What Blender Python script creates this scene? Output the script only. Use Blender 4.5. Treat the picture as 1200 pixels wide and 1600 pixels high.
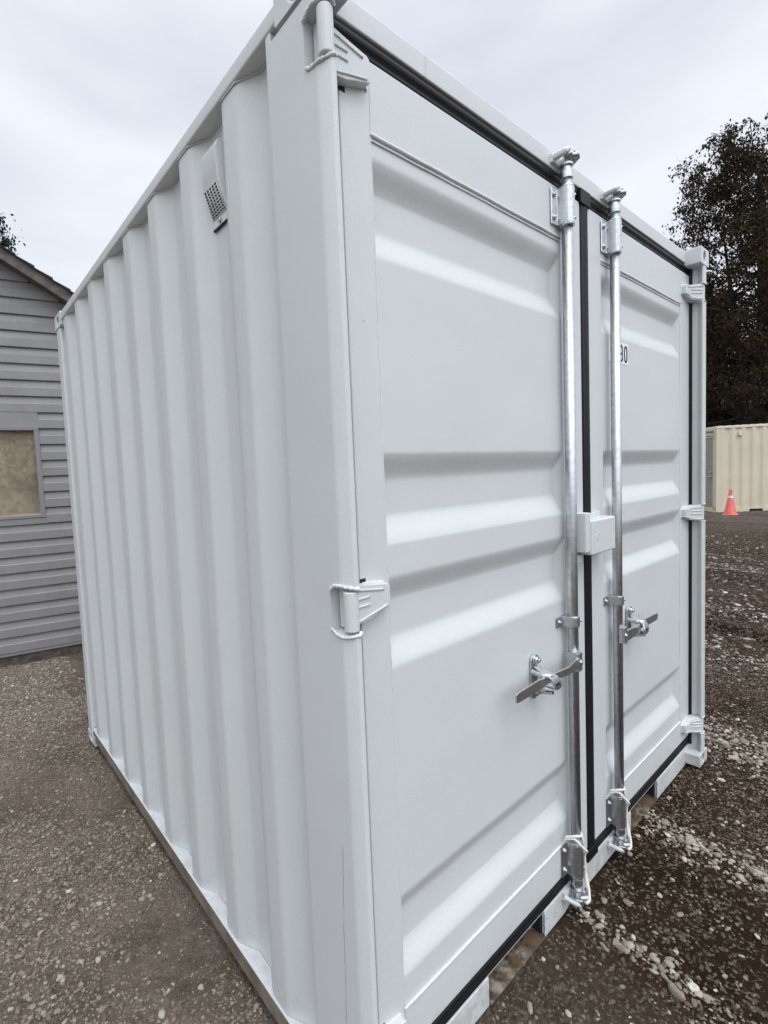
import bpy, bmesh, math, random
import numpy as np
from mathutils import Vector, Matrix, noise as mnoise
random.seed(7)
for o in list(bpy.data.objects): bpy.data.objects.remove(o)
S = bpy.context.scene
R = math.radians
COL = S.collection

# ------------------------------------------------------------------ camera
cam = bpy.data.cameras.new('camera'); co = bpy.data.objects.new('camera', cam); COL.objects.link(co)
r_ = Vector((0.77425, -0.631195, -0.046146)); u_ = Vector((0.077612, 0.022333, 0.996733)); f_ = Vector((0.628103, 0.775302, -0.06628))
M = Matrix.Identity(4)
for i in range(3):
    M[i][0] = r_[i]; M[i][1] = u_[i]; M[i][2] = -f_[i]
M[0][3], M[1][3], M[2][3] = -0.64492719, -0.7624688, 1.56879991
co.matrix_world = M
cam.sensor_fit = 'HORIZONTAL'; cam.sensor_width = 36.0
cam.lens = 769.7664 / 1200 * 36.0
cam.shift_x = 75.0 / 1200; cam.shift_y = -6.4 / 1200
cam.clip_start = 0.02; cam.clip_end = 3000
S.camera = co

# ------------------------------------------------------------------ world, sun, exposure
SUN_AZ = R(190); SUN_EL = R(64)      # azimuth measured from +y clockwise
w = bpy.data.worlds.new('World'); S.world = w; w.use_nodes = True
nt = w.node_tree; N = nt.nodes; L = nt.links; N.clear()
out = N.new('ShaderNodeOutputWorld'); bg = N.new('ShaderNodeBackground'); bg.inputs[1].default_value = 0.1
sky = N.new('ShaderNodeTexSky'); sky.sky_type = 'NISHITA'; sky.sun_disc = False
sky.sun_elevation = SUN_EL; sky.sun_rotation = SUN_AZ; sky.dust_density = 3
tc = N.new('ShaderNodeTexCoord'); mp = N.new('ShaderNodeMapping'); mp.inputs['Scale'].default_value = (1.0, 1.0, 2.4)
n1 = N.new('ShaderNodeTexNoise'); n1.inputs['Scale'].default_value = 2.2; n1.inputs['Detail'].default_value = 5; n1.inputs['Roughness'].default_value = .48
n1.inputs['Distortion'].default_value = .3
cr = N.new('ShaderNodeValToRGB')
cr.color_ramp.elements[0].position = .33; cr.color_ramp.elements[0].color = (6.0, 6.4, 7.15, 1)
cr.color_ramp.elements[1].position = .66; cr.color_ramp.elements[1].color = (8.0, 8.3, 8.85, 1)
# overcast luminance: brighter overhead and towards the veiled sun
sp = N.new('ShaderNodeSeparateXYZ'); nrm = N.new('ShaderNodeVectorMath'); nrm.operation = 'NORMALIZE'
dt = N.new('ShaderNodeVectorMath'); dt.operation = 'DOT_PRODUCT'
sd = Vector((math.sin(SUN_AZ) * math.cos(SUN_EL), math.cos(SUN_AZ) * math.cos(SUN_EL), math.sin(SUN_EL)))
dt.inputs[1].default_value = sd
mr = N.new('ShaderNodeMapRange'); mr.inputs[1].default_value = .35; mr.inputs[2].default_value = 1.0; mr.inputs[3].default_value = 1.0; mr.inputs[4].default_value = 2.6
mr.interpolation_type = 'SMOOTHSTEP'
ml = N.new('ShaderNodeVectorMath'); ml.operation = 'SCALE'
mix = N.new('ShaderNodeMix'); mix.data_type = 'RGBA'; mix.inputs[0].default_value = .93
L.new(tc.outputs['Generated'], mp.inputs[0]); L.new(mp.outputs[0], n1.inputs['Vector']); L.new(n1.outputs[0], cr.inputs[0])
L.new(tc.outputs['Generated'], nrm.inputs[0]); L.new(nrm.outputs[0], dt.inputs[0]); L.new(dt.outputs['Value'], mr.inputs[0])
L.new(cr.outputs[0], ml.inputs[0]); L.new(mr.outputs[0], ml.inputs['Scale'])
L.new(sky.outputs[0], mix.inputs[6]); L.new(ml.outputs[0], mix.inputs[7]); L.new(mix.outputs[2], bg.inputs[0]); L.new(bg.outputs[0], out.inputs[0])

sun = bpy.data.lights.new('sun', 'SUN'); sun.energy = 0.8; sun.angle = R(26); sun.color = (1, .97, .93)
so = bpy.data.objects.new('sun', sun); COL.objects.link(so); so.rotation_euler = (-sd).to_track_quat('-Z', 'Y').to_euler()
S.view_settings.view_transform = 'Standard'; S.view_settings.look = 'None'; S.view_settings.gamma = 1
S.view_settings.exposure = 0.30
S.render.engine = 'CYCLES'; S.render.resolution_x = 768; S.render.resolution_y = 1024
S.cycles.max_bounces = 8

# ------------------------------------------------------------------ materials
def mat(name, col, rough=.6, metal=0, bump=None, var=None, spec=.5):
    """bump=(scale, strength, distance[, scale2, dist2]); var=(scale, colour2, lo, hi)"""
    m = bpy.data.materials.new(name); m.use_nodes = True
    n = m.node_tree.nodes; l = m.node_tree.links; b = n['Principled BSDF']
    b.inputs['Base Color'].default_value = (*col, 1); b.inputs['Roughness'].default_value = rough
    b.inputs['Metallic'].default_value = metal; b.inputs['Specular IOR Level'].default_value = spec
    t = n.new('ShaderNodeTexCoord')
    if var:
        for i, v in enumerate(var if isinstance(var, list) else [var]):
            ns = n.new('ShaderNodeTexNoise'); ns.inputs['Scale'].default_value = v[0]; ns.inputs['Detail'].default_value = 6
            ns.inputs['Roughness'].default_value = .6
            l.new(t.outputs['Object'], ns.inputs['Vector'])
            r = n.new('ShaderNodeMapRange'); r.inputs[1].default_value = v[2]; r.inputs[2].default_value = v[3]
            l.new(ns.outputs[0], r.inputs[0])
            mx = n.new('ShaderNodeMix'); mx.data_type = 'RGBA'; mx.inputs[7].default_value = (*v[1], 1)
            l.new(r.outputs[0], mx.inputs[0])
            src = b.inputs['Base Color'].links[0].from_socket if b.inputs['Base Color'].links else None
            if src: l.new(src, mx.inputs[6])
            else: mx.inputs[6].default_value = (*col, 1)
            l.new(mx.outputs[2], b.inputs['Base Color'])
    if bump:
        prev = None
        for i in range(0, len(bump), 3):
            ns = n.new('ShaderNodeTexNoise'); ns.inputs['Scale'].default_value = bump[i]; ns.inputs['Detail'].default_value = 3
            l.new(t.outputs['Object'], ns.inputs['Vector'])
            bp = n.new('ShaderNodeBump'); bp.inputs['Strength'].default_value = bump[i + 1]; bp.inputs['Distance'].default_value = bump[i + 2]
            l.new(ns.outputs[0], bp.inputs['Height'])
            if prev: l.new(prev, bp.inputs['Normal'])
            prev = bp.outputs[0]
        l.new(prev, b.inputs['Normal'])
    return m

PAINT = mat('container_paint', (.588, .617, .618), .42, 0, bump=(420, .22, .0006, 3.2, .35, .012), var=[(1.3, (.56, .585, .585), .4, .7), (230, (.62, .65, .652), .45, .75)])
WELD = mat('painted_weld', (.66, .68, .69), .38, 0, bump=(160, .6, .003))
def dirt_low(m, z0, z1, col):
    """splashed soil clinging to the foot of the steel, broken up by noise"""
    n = m.node_tree.nodes; l = m.node_tree.links; b = n['Principled BSDF']
    g = n.new('ShaderNodeNewGeometry'); s = n.new('ShaderNodeSeparateXYZ'); l.new(g.outputs['Position'], s.inputs[0])
    r = n.new('ShaderNodeMapRange'); r.inputs[1].default_value = z0; r.inputs[2].default_value = z1; r.inputs[3].default_value = .75; r.inputs[4].default_value = 0
    l.new(s.outputs[2], r.inputs[0])
    ns = n.new('ShaderNodeTexNoise'); ns.inputs['Scale'].default_value = 24; ns.inputs['Detail'].default_value = 8; ns.inputs['Roughness'].default_value = .7
    l.new(g.outputs['Position'], ns.inputs['Vector'])
    q = n.new('ShaderNodeMapRange'); q.inputs[1].default_value = .45; q.inputs[2].default_value = .65; l.new(ns.outputs[0], q.inputs[0])
    mu = n.new('ShaderNodeMath'); mu.operation = 'MULTIPLY'; l.new(r.outputs[0], mu.inputs[0]); l.new(q.outputs[0], mu.inputs[1])
    mx = n.new('ShaderNodeMix'); mx.data_type = 'RGBA'; mx.inputs[7].default_value = (*col, 1)
    l.new(mu.outputs[0], mx.inputs[0]); l.new(b.inputs['Base Color'].links[0].from_socket, mx.inputs[6]); l.new(mx.outputs[2], b.inputs['Base Color'])
dirt_low(PAINT, -.04, .16, (.34, .31, .26))
def specks(m):
    """a few small chips and scuffs that belong to the paint itself"""
    n = m.node_tree.nodes; l = m.node_tree.links; b = n['Principled BSDF']; g = n.new('ShaderNodeNewGeometry')
    for sc, th, col, st in ((7, .018, (.16, .15, .14), (1, 1, 1)), (5, .05, (.50, .52, .52), (1.6, 1.6, .16))):
        mp_ = n.new('ShaderNodeMapping'); mp_.inputs['Scale'].default_value = st; l.new(g.outputs['Position'], mp_.inputs[0])
        ns = n.new('ShaderNodeTexNoise'); ns.inputs['Scale'].default_value = 60; l.new(mp_.outputs[0], ns.inputs['Vector'])
        ad = n.new('ShaderNodeMix'); ad.data_type = 'VECTOR'; ad.inputs[0].default_value = .02; l.new(mp_.outputs[0], ad.inputs[4]); l.new(ns.outputs['Color'], ad.inputs[5])
        v = n.new('ShaderNodeTexVoronoi'); v.inputs['Scale'].default_value = sc; l.new(ad.outputs[1], v.inputs['Vector'])
        s_ = n.new('ShaderNodeSeparateColor'); l.new(v.outputs['Color'], s_.inputs[0])
        a = n.new('ShaderNodeMath'); a.operation = 'LESS_THAN'; a.inputs[1].default_value = th; l.new(v.outputs['Distance'], a.inputs[0])
        q = n.new('ShaderNodeMath'); q.operation = 'GREATER_THAN'; q.inputs[1].default_value = .78; l.new(s_.outputs[0], q.inputs[0])
        mu = n.new('ShaderNodeMath'); mu.operation = 'MULTIPLY'; l.new(a.outputs[0], mu.inputs[0]); l.new(q.outputs[0], mu.inputs[1])
        m3 = n.new('ShaderNodeMath'); m3.operation = 'MULTIPLY'; m3.inputs[1].default_value = .6; l.new(mu.outputs[0], m3.inputs[0])
        mx = n.new('ShaderNodeMix'); mx.data_type = 'RGBA'; mx.inputs[7].default_value = (*col, 1)
        l.new(m3.outputs[0], mx.inputs[0]); l.new(b.inputs['Base Color'].links[0].from_socket, mx.inputs[6]); l.new(mx.outputs[2], b.inputs['Base Color'])
specks(PAINT)
RUBBER = mat('black_rubber', (.008, .0085, .010), .5, 0, bump=(60, .3, .002), spec=.25)
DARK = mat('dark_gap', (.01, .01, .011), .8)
GALV = mat('galvanised_steel', (.60, .62, .63), .38, 1, bump=(90, .25, .001, 900, .1, .0004), var=[(60, (.46, .48, .49), .42, .64), (400, (.66, .68, .69), .5, .8)])
ROPE = mat('white_cord', (.72, .71, .68), .9, 0, bump=(300, .5, .001))
LABELW = mat('label_white', (.82, .83, .84), .5)
INK = mat('label_black', (.012, .012, .012), .5)
RUST = mat('rusty_wood_plate', (.10, .062, .034), .85, 0, bump=(70, .6, .004), var=[(14, (.27, .24, .20), .5, .64), (30, (.02, .016, .014), .5, .66)])
RAILDIRT = mat('muddy_rail', (.20, .175, .135), .8, 0, bump=(200, .3, .001), var=[(9, (.13, .108, .078), .42, .62), (60, (.30, .285, .245), .62, .78)])
SIDING = mat('grey_vinyl_siding', (.235, .230, .230), .55, 0, bump=(30, .15, .002), var=(5, (.205, .20, .20), .4, .7))
WTRIM = mat('grey_trim', (.215, .21, .212), .55)
WOODGREY = mat('weathered_fascia', (.135, .12, .105), .85, 0, bump=(40, .5, .004), var=(14, (.07, .06, .055), .4, .65))
SHINGLE = mat('dark_shingle', (.03, .03, .032), .95, 0, bump=(90, .8, .006), var=(40, (.06, .057, .055), .4, .7))
CONC = mat('damp_footing', (.10, .085, .07), .95, 0, bump=(40, .8, .01), var=(20, (.05, .042, .035), .4, .65))
TAN = mat('tan_container_paint', (.62, .56, .425), .55, 0, bump=(5, .3, .01), var=[(1.5, (.56, .505, .385), .4, .7), (30, (.67, .62, .49), .55, .8)])
TAND = mat('tan_door_paint', (.30, .285, .24), .6, 0, var=(3, (.26, .25, .21), .4, .7))
TANROOF = mat('pale_roof_rail', (.66, .62, .52), .6)
CONEM = mat('faded_cone_vinyl', (.70, .125, .105), .6, 0, var=(9, (.72, .20, .16), .4, .65))
CONEW = mat('cone_band', (.75, .68, .58), .6, 0, var=(20, (.5, .42, .36), .5, .7))
BARK = mat('tree_bark', (.045, .035, .028), .95, 0, bump=(14, .8, .03), var=(6, (.025, .02, .017), .4, .7))

def osb():
    m = mat('weathered_strand_board', (.36, .30, .2), .8, 0, bump=(60, .5, .002))
    n = m.node_tree.nodes; l = m.node_tree.links; b = n['Principled BSDF']
    t = n.new('ShaderNodeTexCoord'); ns = n.new('ShaderNodeTexNoise'); ns.inputs['Scale'].default_value = 6
    l.new(t.outputs['Object'], ns.inputs[0])
    v = n.new('ShaderNodeTexVoronoi'); v.inputs['Scale'].default_value = 26
    mx = n.new('ShaderNodeMix'); mx.data_type = 'VECTOR'; mx.inputs[0].default_value = .25
    l.new(t.outputs['Object'], mx.inputs[4]); l.new(ns.outputs['Color'], mx.inputs[5]); l.new(mx.outputs[1], v.inputs['Vector'])
    cr = n.new('ShaderNodeValToRGB'); e = cr.color_ramp.elements; e[0].color = (.205, .172, .122, 1); e[1].color = (.31, .268, .198, 1)
    e2 = e.new(.5); e2.color = (.25, .212, .15, 1)
    sx = n.new('ShaderNodeSeparateColor'); l.new(v.outputs['Color'], sx.inputs[0]); l.new(sx.outputs[0], cr.inputs[0])
    n2 = n.new('ShaderNodeTexNoise'); n2.inputs['Scale'].default_value = 3.5; n2.inputs['Detail'].default_value = 5; l.new(t.outputs['Object'], n2.inputs[0])
    r = n.new('ShaderNodeMapRange'); r.inputs[1].default_value = .42; r.inputs[2].default_value = .62; l.new(n2.outputs[0], r.inputs[0])
    m2 = n.new('ShaderNodeMix'); m2.data_type = 'RGBA'; m2.inputs[7].default_value = (.11, .085, .055, 1)
    mu = n.new('ShaderNodeMath'); mu.operation = 'MULTIPLY'; mu.inputs[1].default_value = .6; l.new(r.outputs[0], mu.inputs[0])
    l.new(mu.outputs[0], m2.inputs[0]); l.new(cr.outputs[0], m2.inputs[6]); l.new(m2.outputs[2], b.inputs['Base Color'])
    return m
OSB = osb()

def island_mat(name, cols, rough=.9, bump=None, gain=None):
    """colour picked per loose piece (stone or leaf spray)"""
    m = bpy.data.materials.new(name); m.use_nodes = True
    n = m.node_tree.nodes; l = m.node_tree.links; b = n['Principled BSDF']; b.inputs['Roughness'].default_value = rough
    b.inputs['Specular IOR Level'].default_value = .12
    g = n.new('ShaderNodeNewGeometry'); cr = n.new('ShaderNodeValToRGB'); e = cr.color_ramp.elements
    e[0].color = (*cols[0], 1); e[1].color = (*cols[-1], 1)
    for i, c in enumerate(cols[1:-1]):
        x = e.new((i + 1) / (len(cols) - 1)); x.color = (*c, 1)
    l.new(g.outputs['Random Per Island'], cr.inputs[0]); l.new(cr.outputs[0], b.inputs['Base Color'])
    if bump:
        ns = n.new('ShaderNodeTexNoise'); ns.inputs['Scale'].default_value = bump[0]; ns.inputs['Detail'].default_value = 4
        t = n.new('ShaderNodeTexCoord'); l.new(t.outputs['Object'], ns.inputs[0])
        bp = n.new('ShaderNodeBump'); bp.inputs['Strength'].default_value = .6; bp.inputs['Distance'].default_value = bump[1]
        l.new(ns.outputs[0], bp.inputs['Height']); l.new(bp.outputs[0], b.inputs['Normal'])
        mx = n.new('ShaderNodeMix'); mx.data_type = 'RGBA'; mx.blend_type = 'MULTIPLY'; mx.inputs[0].default_value = .5
        l.new(cr.outputs[0], mx.inputs[6]); l.new(ns.outputs['Color'], mx.inputs[7])
    return m
STONE = island_mat('gravel_stone', [(.06, .043, .031), (.13, .10, .077), (.09, .068, .051), (.19, .158, .128), (.145, .115, .089), (.29, .255, .217)], .85, (120, .002))
STONEL = island_mat('dusty_gravel_stone', [(.105, .083, .064), (.195, .16, .128), (.14, .115, .091), (.26, .224, .186), (.215, .181, .147), (.35, .316, .272)], .85, (120, .002))
STONEPALE = island_mat('pale_stone', [(.13, .104, .08), (.26, .225, .185), (.18, .149, .117), (.38, .345, .295), (.22, .184, .146), (.56, .52, .47)], .8, (120, .002))
LEAF = island_mat('cedar_foliage', [(.016, .015, .007), (.034, .023, .012), (.022, .023, .010), (.055, .034, .019), (.026, .020, .011)], .8)
SPRUCE = island_mat('spruce_needles', [(.012, .02, .014), (.02, .032, .02), (.03, .04, .025)], .8)

# ------------------------------------------------------------------ mesh helpers
class MB:
    def __init__(s): s.v = []; s.f = []; s.sm = []
    def add(s, vs, fs, smooth=False):
        o = len(s.v); s.v += [tuple(x) for x in vs]
        for f in fs: s.f.append(tuple(i + o for i in f)); s.sm.append(smooth)
        return s
    def box(s, x0, x1, y0, y1, z0, z1, m=None):
        vs = [Vector((x, y, z)) for x in (x0, x1) for y in (y0, y1) for z in (z0, z1)]
        if m: vs = [m @ q for q in vs]
        return s.add(vs, [(0, 1, 3, 2), (4, 6, 7, 5), (0, 4, 5, 1), (2, 3, 7, 6), (0, 2, 6, 4), (1, 5, 7, 3)])
    def prism(s, prof, z0, z1, m=None, smooth=False):
        """closed CCW profile [(x,y)] extruded in z"""
        n = len(prof); vs = [Vector((x, y, z)) for z in (z0, z1) for x, y in prof]
        if m: vs = [m @ q for q in vs]
        o = len(s.v)
        s.add(vs, [(i, (i + 1) % n, n + (i + 1) % n, n + i) for i in range(n)], smooth)
        s.f.append(tuple(o + i for i in reversed(range(n)))); s.sm.append(False)
        s.f.append(tuple(o + n + i for i in range(n))); s.sm.append(False)
        return s
    def cyl(s, a, b, r, n=20, r2=None, caps=True):
        a = Vector(a); b = Vector(b); d = (b - a).normalized(); u = d.orthogonal().normalized(); w_ = d.cross(u); r2 = r if r2 is None else r2
        vs = []
        for c, q in ((a, r), (b, r2)):
            for i in range(n):
                t = 2 * math.pi * i / n; vs.append(c + (u * math.cos(t) + w_ * math.sin(t)) * q)
        o = len(s.v)
        s.add(vs, [(i, (i + 1) % n, n + (i + 1) % n, n + i) for i in range(n)], True)
        if caps:
            s.f.append(tuple(o + i for i in reversed(range(n)))); s.sm.append(False)
            s.f.append(tuple(o + n + i for i in range(n))); s.sm.append(False)
        return s
    def tube(s, pts, r, n=10, jit=0):
        pts = [Vector(p) for p in pts]; k = len(pts); rs = r if isinstance(r, (list, tuple)) else [r] * k
        prev = None; rings = []
        for i, p in enumerate(pts):
            d = (pts[min(i + 1, k - 1)] - pts[max(i - 1, 0)]).normalized()
            u = d.orthogonal().normalized() if prev is None else (prev - d * prev.dot(d)).normalized()
            prev = u; w_ = d.cross(u)
            rings.append([p + (u * math.cos(2 * math.pi * j / n) + w_ * math.sin(2 * math.pi * j / n)) * rs[i] * (1 + jit * random.uniform(-1, 1)) for j in range(n)])
        o = len(s.v); s.add([q for g in rings for q in g], [(i * n + j, i * n + (j + 1) % n, (i + 1) * n + (j + 1) % n, (i + 1) * n + j) for i in range(k - 1) for j in range(n)], True)
        s.f.append(tuple(o + i for i in reversed(range(n)))); s.sm.append(True)
        s.f.append(tuple(o + (k - 1) * n + i for i in range(n))); s.sm.append(True)
        return s
    def hexbolt(s, c, d, r=.008, h=.006):
        c = Vector(c); d = Vector(d); s.cyl(c, c + d * h * .35, r * 1.45, 16); s.cyl(c, c + d * h, r, 6); s.cyl(c + d * h * .9, c + d * h * 1.5, r * .5, 10)
        return s
    def ring(s, c, u, v, hw, hh, rx, ry, depth, n=32):
        """rectangular face with an oval hole and the hole's wall; u x v = outward normal"""
        c = Vector(c); u = Vector(u); v = Vector(v); nn = u.cross(v); a = []; b = []; d = []
        for i in range(n):
            t = 2 * math.pi * (i + .5) / n; ct, st = math.cos(t), math.sin(t)
            k = min(hw / max(abs(ct), 1e-9), hh / max(abs(st), 1e-9))
            a.append(c + u * ct * k + v * st * k); b.append(c + u * rx * ct + v * ry * st); d.append(b[-1] - nn * depth)
        # true corners
        for sx in (-1, 1):
            for sy in (-1, 1):
                j = min(range(n), key=lambda i: (a[i] - (c + u * hw * sx + v * hh * sy)).length); a[j] = c + u * hw * sx + v * hh * sy
        F = []
        for i in range(n):
            j = (i + 1) % n; F.append((i, j, n + j, n + i)); F.append((n + i, n + j, 2 * n + j, 2 * n + i))
        return s.add(a + b + d, F)
    def build(s, name, m, parent=None, bevel=0, seg=2, wn=False, loc=None):
        me = bpy.data.meshes.new(name); vs = s.v
        if loc: vs = [(x - loc[0], y - loc[1], z - loc[2]) for x, y, z in vs]
        me.from_pydata(vs, [], s.f); me.polygons.foreach_set('use_smooth', s.sm); me.materials.append(m); me.update()
        bm = bmesh.new(); bm.from_mesh(me); bmesh.ops.recalc_face_normals(bm, faces=bm.faces); bm.to_mesh(me); bm.free()
        o = bpy.data.objects.new(name, me); COL.objects.link(o)
        if loc: o.location = loc
        if parent:
            o.parent = parent
            if parent.type == 'EMPTY' and not loc: o.matrix_parent_inverse = Matrix.Identity(4)
        if bevel:
            b = o.modifiers.new('bevel', 'BEVEL'); b.width = bevel; b.segments = seg; b.limit_method = 'ANGLE'; b.angle_limit = R(28); b.harden_normals = False
            for p in me.polygons: p.use_smooth = True
            w2 = o.modifiers.new('wn', 'WEIGHTED_NORMAL'); w2.keep_sharp = False
        return o
def build_loose(b, name, m, parent, bevel=0, seg=2):
    # one object for each separate piece collected in b
    par = list(range(len(b.v)))
    def fd(i):
        while par[i] != i: par[i] = par[par[i]]; i = par[i]
        return i
    for f in b.f:
        r0 = fd(f[0])
        for i in f[1:]: par[fd(i)] = r0
    g = {}
    for f, sm in zip(b.f, b.sm): g.setdefault(fd(f[0]), []).append((f, sm))
    res = []
    for k, fs in g.items():
        ids = sorted({i for f, _ in fs for i in f}); mp_ = {i: j for j, i in enumerate(ids)}
        q = MB(); q.v = [b.v[i] for i in ids]; q.f = [tuple(mp_[i] for i in f) for f, _ in fs]; q.sm = [s_ for _, s_ in fs]
        res.append(q.build(name, m, parent, bevel, seg))
    return res
def empty(name, loc=(0, 0, 0), rz=0):
    o = bpy.data.objects.new(name, None); COL.objects.link(o); o.location = loc; o.rotation_euler = (0, 0, rz); o.empty_display_size = .2; return o
def tag(o, label=None, cat=None, group=None, kind=None):
    for k, v in (('label', label), ('category', cat), ('group', group), ('kind', kind)):
        if v: o[k] = v
    return o

# ------------------------------------------------------------------ ground
rng = np.random.default_rng(11)
_tab = rng.random((256, 256))
def vnoise(x, y):
    x = np.asarray(x, float); y = np.asarray(y, float)
    xi = np.floor(x).astype(int); yi = np.floor(y).astype(int); fx = x - xi; fy = y - yi
    fx = fx * fx * (3 - 2 * fx); fy = fy * fy * (3 - 2 * fy)
    g = lambda a, b: _tab[a & 255, b & 255]
    return (g(xi, yi) * (1 - fx) + g(xi + 1, yi) * fx) * (1 - fy) + (g(xi, yi + 1) * (1 - fx) + g(xi + 1, yi + 1) * fx) * fy - .5
GZ = -.052
def ruts(x, y):
    """0..1 strength of the pale windrows of stone along the wheel tracks right of the container"""
    wob = .10 * vnoise(y * 1.3 + 7, x * .2) + .05 * vnoise(y * 4, 3.3)
    k = np.zeros_like(x)
    for c, wd, a in ((1.04, .05, 1.0), (1.72, .10, .95), (2.72, .22, .75), (4.2, .28, .6), (5.6, .35, .55), (7.9, .5, .6)):
        k = np.maximum(k, a * np.exp(-((x - c + (y + .2) * -.12 - wob) / wd) ** 2))
    return k * np.clip((x - .55) * 4, 0, 1) * np.clip((.35 - y + np.clip(x - 2.4, 0, 9) * 2) * 6, 0, 1)
def hgt(x, y):
    x = np.asarray(x, float); y = np.asarray(y, float)
    inner = (x > -.05) & (x < 2.5) & (y > .0) & (y < 2.7)
    h = .012 * vnoise(x * 3, y * 3) + .010 * vnoise(x * 9 + 5, y * 9) + .012 * vnoise(x * 22, y * 22 + 9) + .008 * vnoise(x * 55, y * 55)
    h = h * np.where(inner, .4, 1)
    far = np.clip((np.hypot(x, y) - 4) / 10, 0, 1)
    h = h + far * .06 * vnoise(x * .5, y * .5) + .018 * ruts(x, y)
    for cx_, a_, w_, sl_ in ((4.95, .05, .055, .25), (7.3, .07, .16, .2), (9.6, .08, .3, .2)):   # wheel ruts
        e_ = x - cx_ - sl_ * (y - .3) - .08 * vnoise(y * 3, cx_)
        h = h + np.clip(x - 2.6, 0, 1) * (-a_ * np.exp(-(e_ / w_) ** 2) + a_ * .5 * np.exp(-((e_ - 2.1 * w_) / w_) ** 2))
    right = np.clip((x - 3) / 2, 0, 1)
    h = h + right * (.035 * vnoise(x * .9 + y * .2, y * .35 + 4))
    return GZ + h
def axis(lo, hi, st, far):
    a = list(np.arange(lo, hi, st)); s_ = st; q = a[-1]
    while q < far: s_ *= 1.09; q += s_; a.append(q)
    s_ = st; q = a[0]; b = []
    while q > -far: s_ *= 1.09; q -= s_; b.append(q)
    return np.array(b[::-1] + a)
xs = axis(-1.3, 5.6, .014, 900); ys = axis(-1.2, 4.8, .014, 900)
X, Y = np.meshgrid(xs, ys); Z = hgt(X, Y)
V = np.stack([X, Y, Z], -1).reshape(-1, 3); nx, ny = len(xs), len(ys)
I = np.arange(nx * ny).reshape(ny, nx); Q = np.stack([I[:-1, :-1], I[:-1, 1:], I[1:, 1:], I[1:, :-1]], -1).reshape(-1, 4)
def npmesh(name, V, F, m, smooth=True):
    me = bpy.data.meshes.new(name); k = F.shape[1]
    me.vertices.add(len(V)); me.vertices.foreach_set('co', V.astype(np.float32).ravel())
    me.loops.add(F.size); me.loops.foreach_set('vertex_index', F.astype(np.int32).ravel())
    me.polygons.add(len(F)); me.polygons.foreach_set('loop_start', np.arange(0, F.size, k, dtype=np.int32))
    me.polygons.foreach_set('use_smooth', np.full(len(F), smooth)); me.materials.append(m); me.update(calc_edges=True)
    o = bpy.data.objects.new(name, me); COL.objects.link(o); return o
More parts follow.
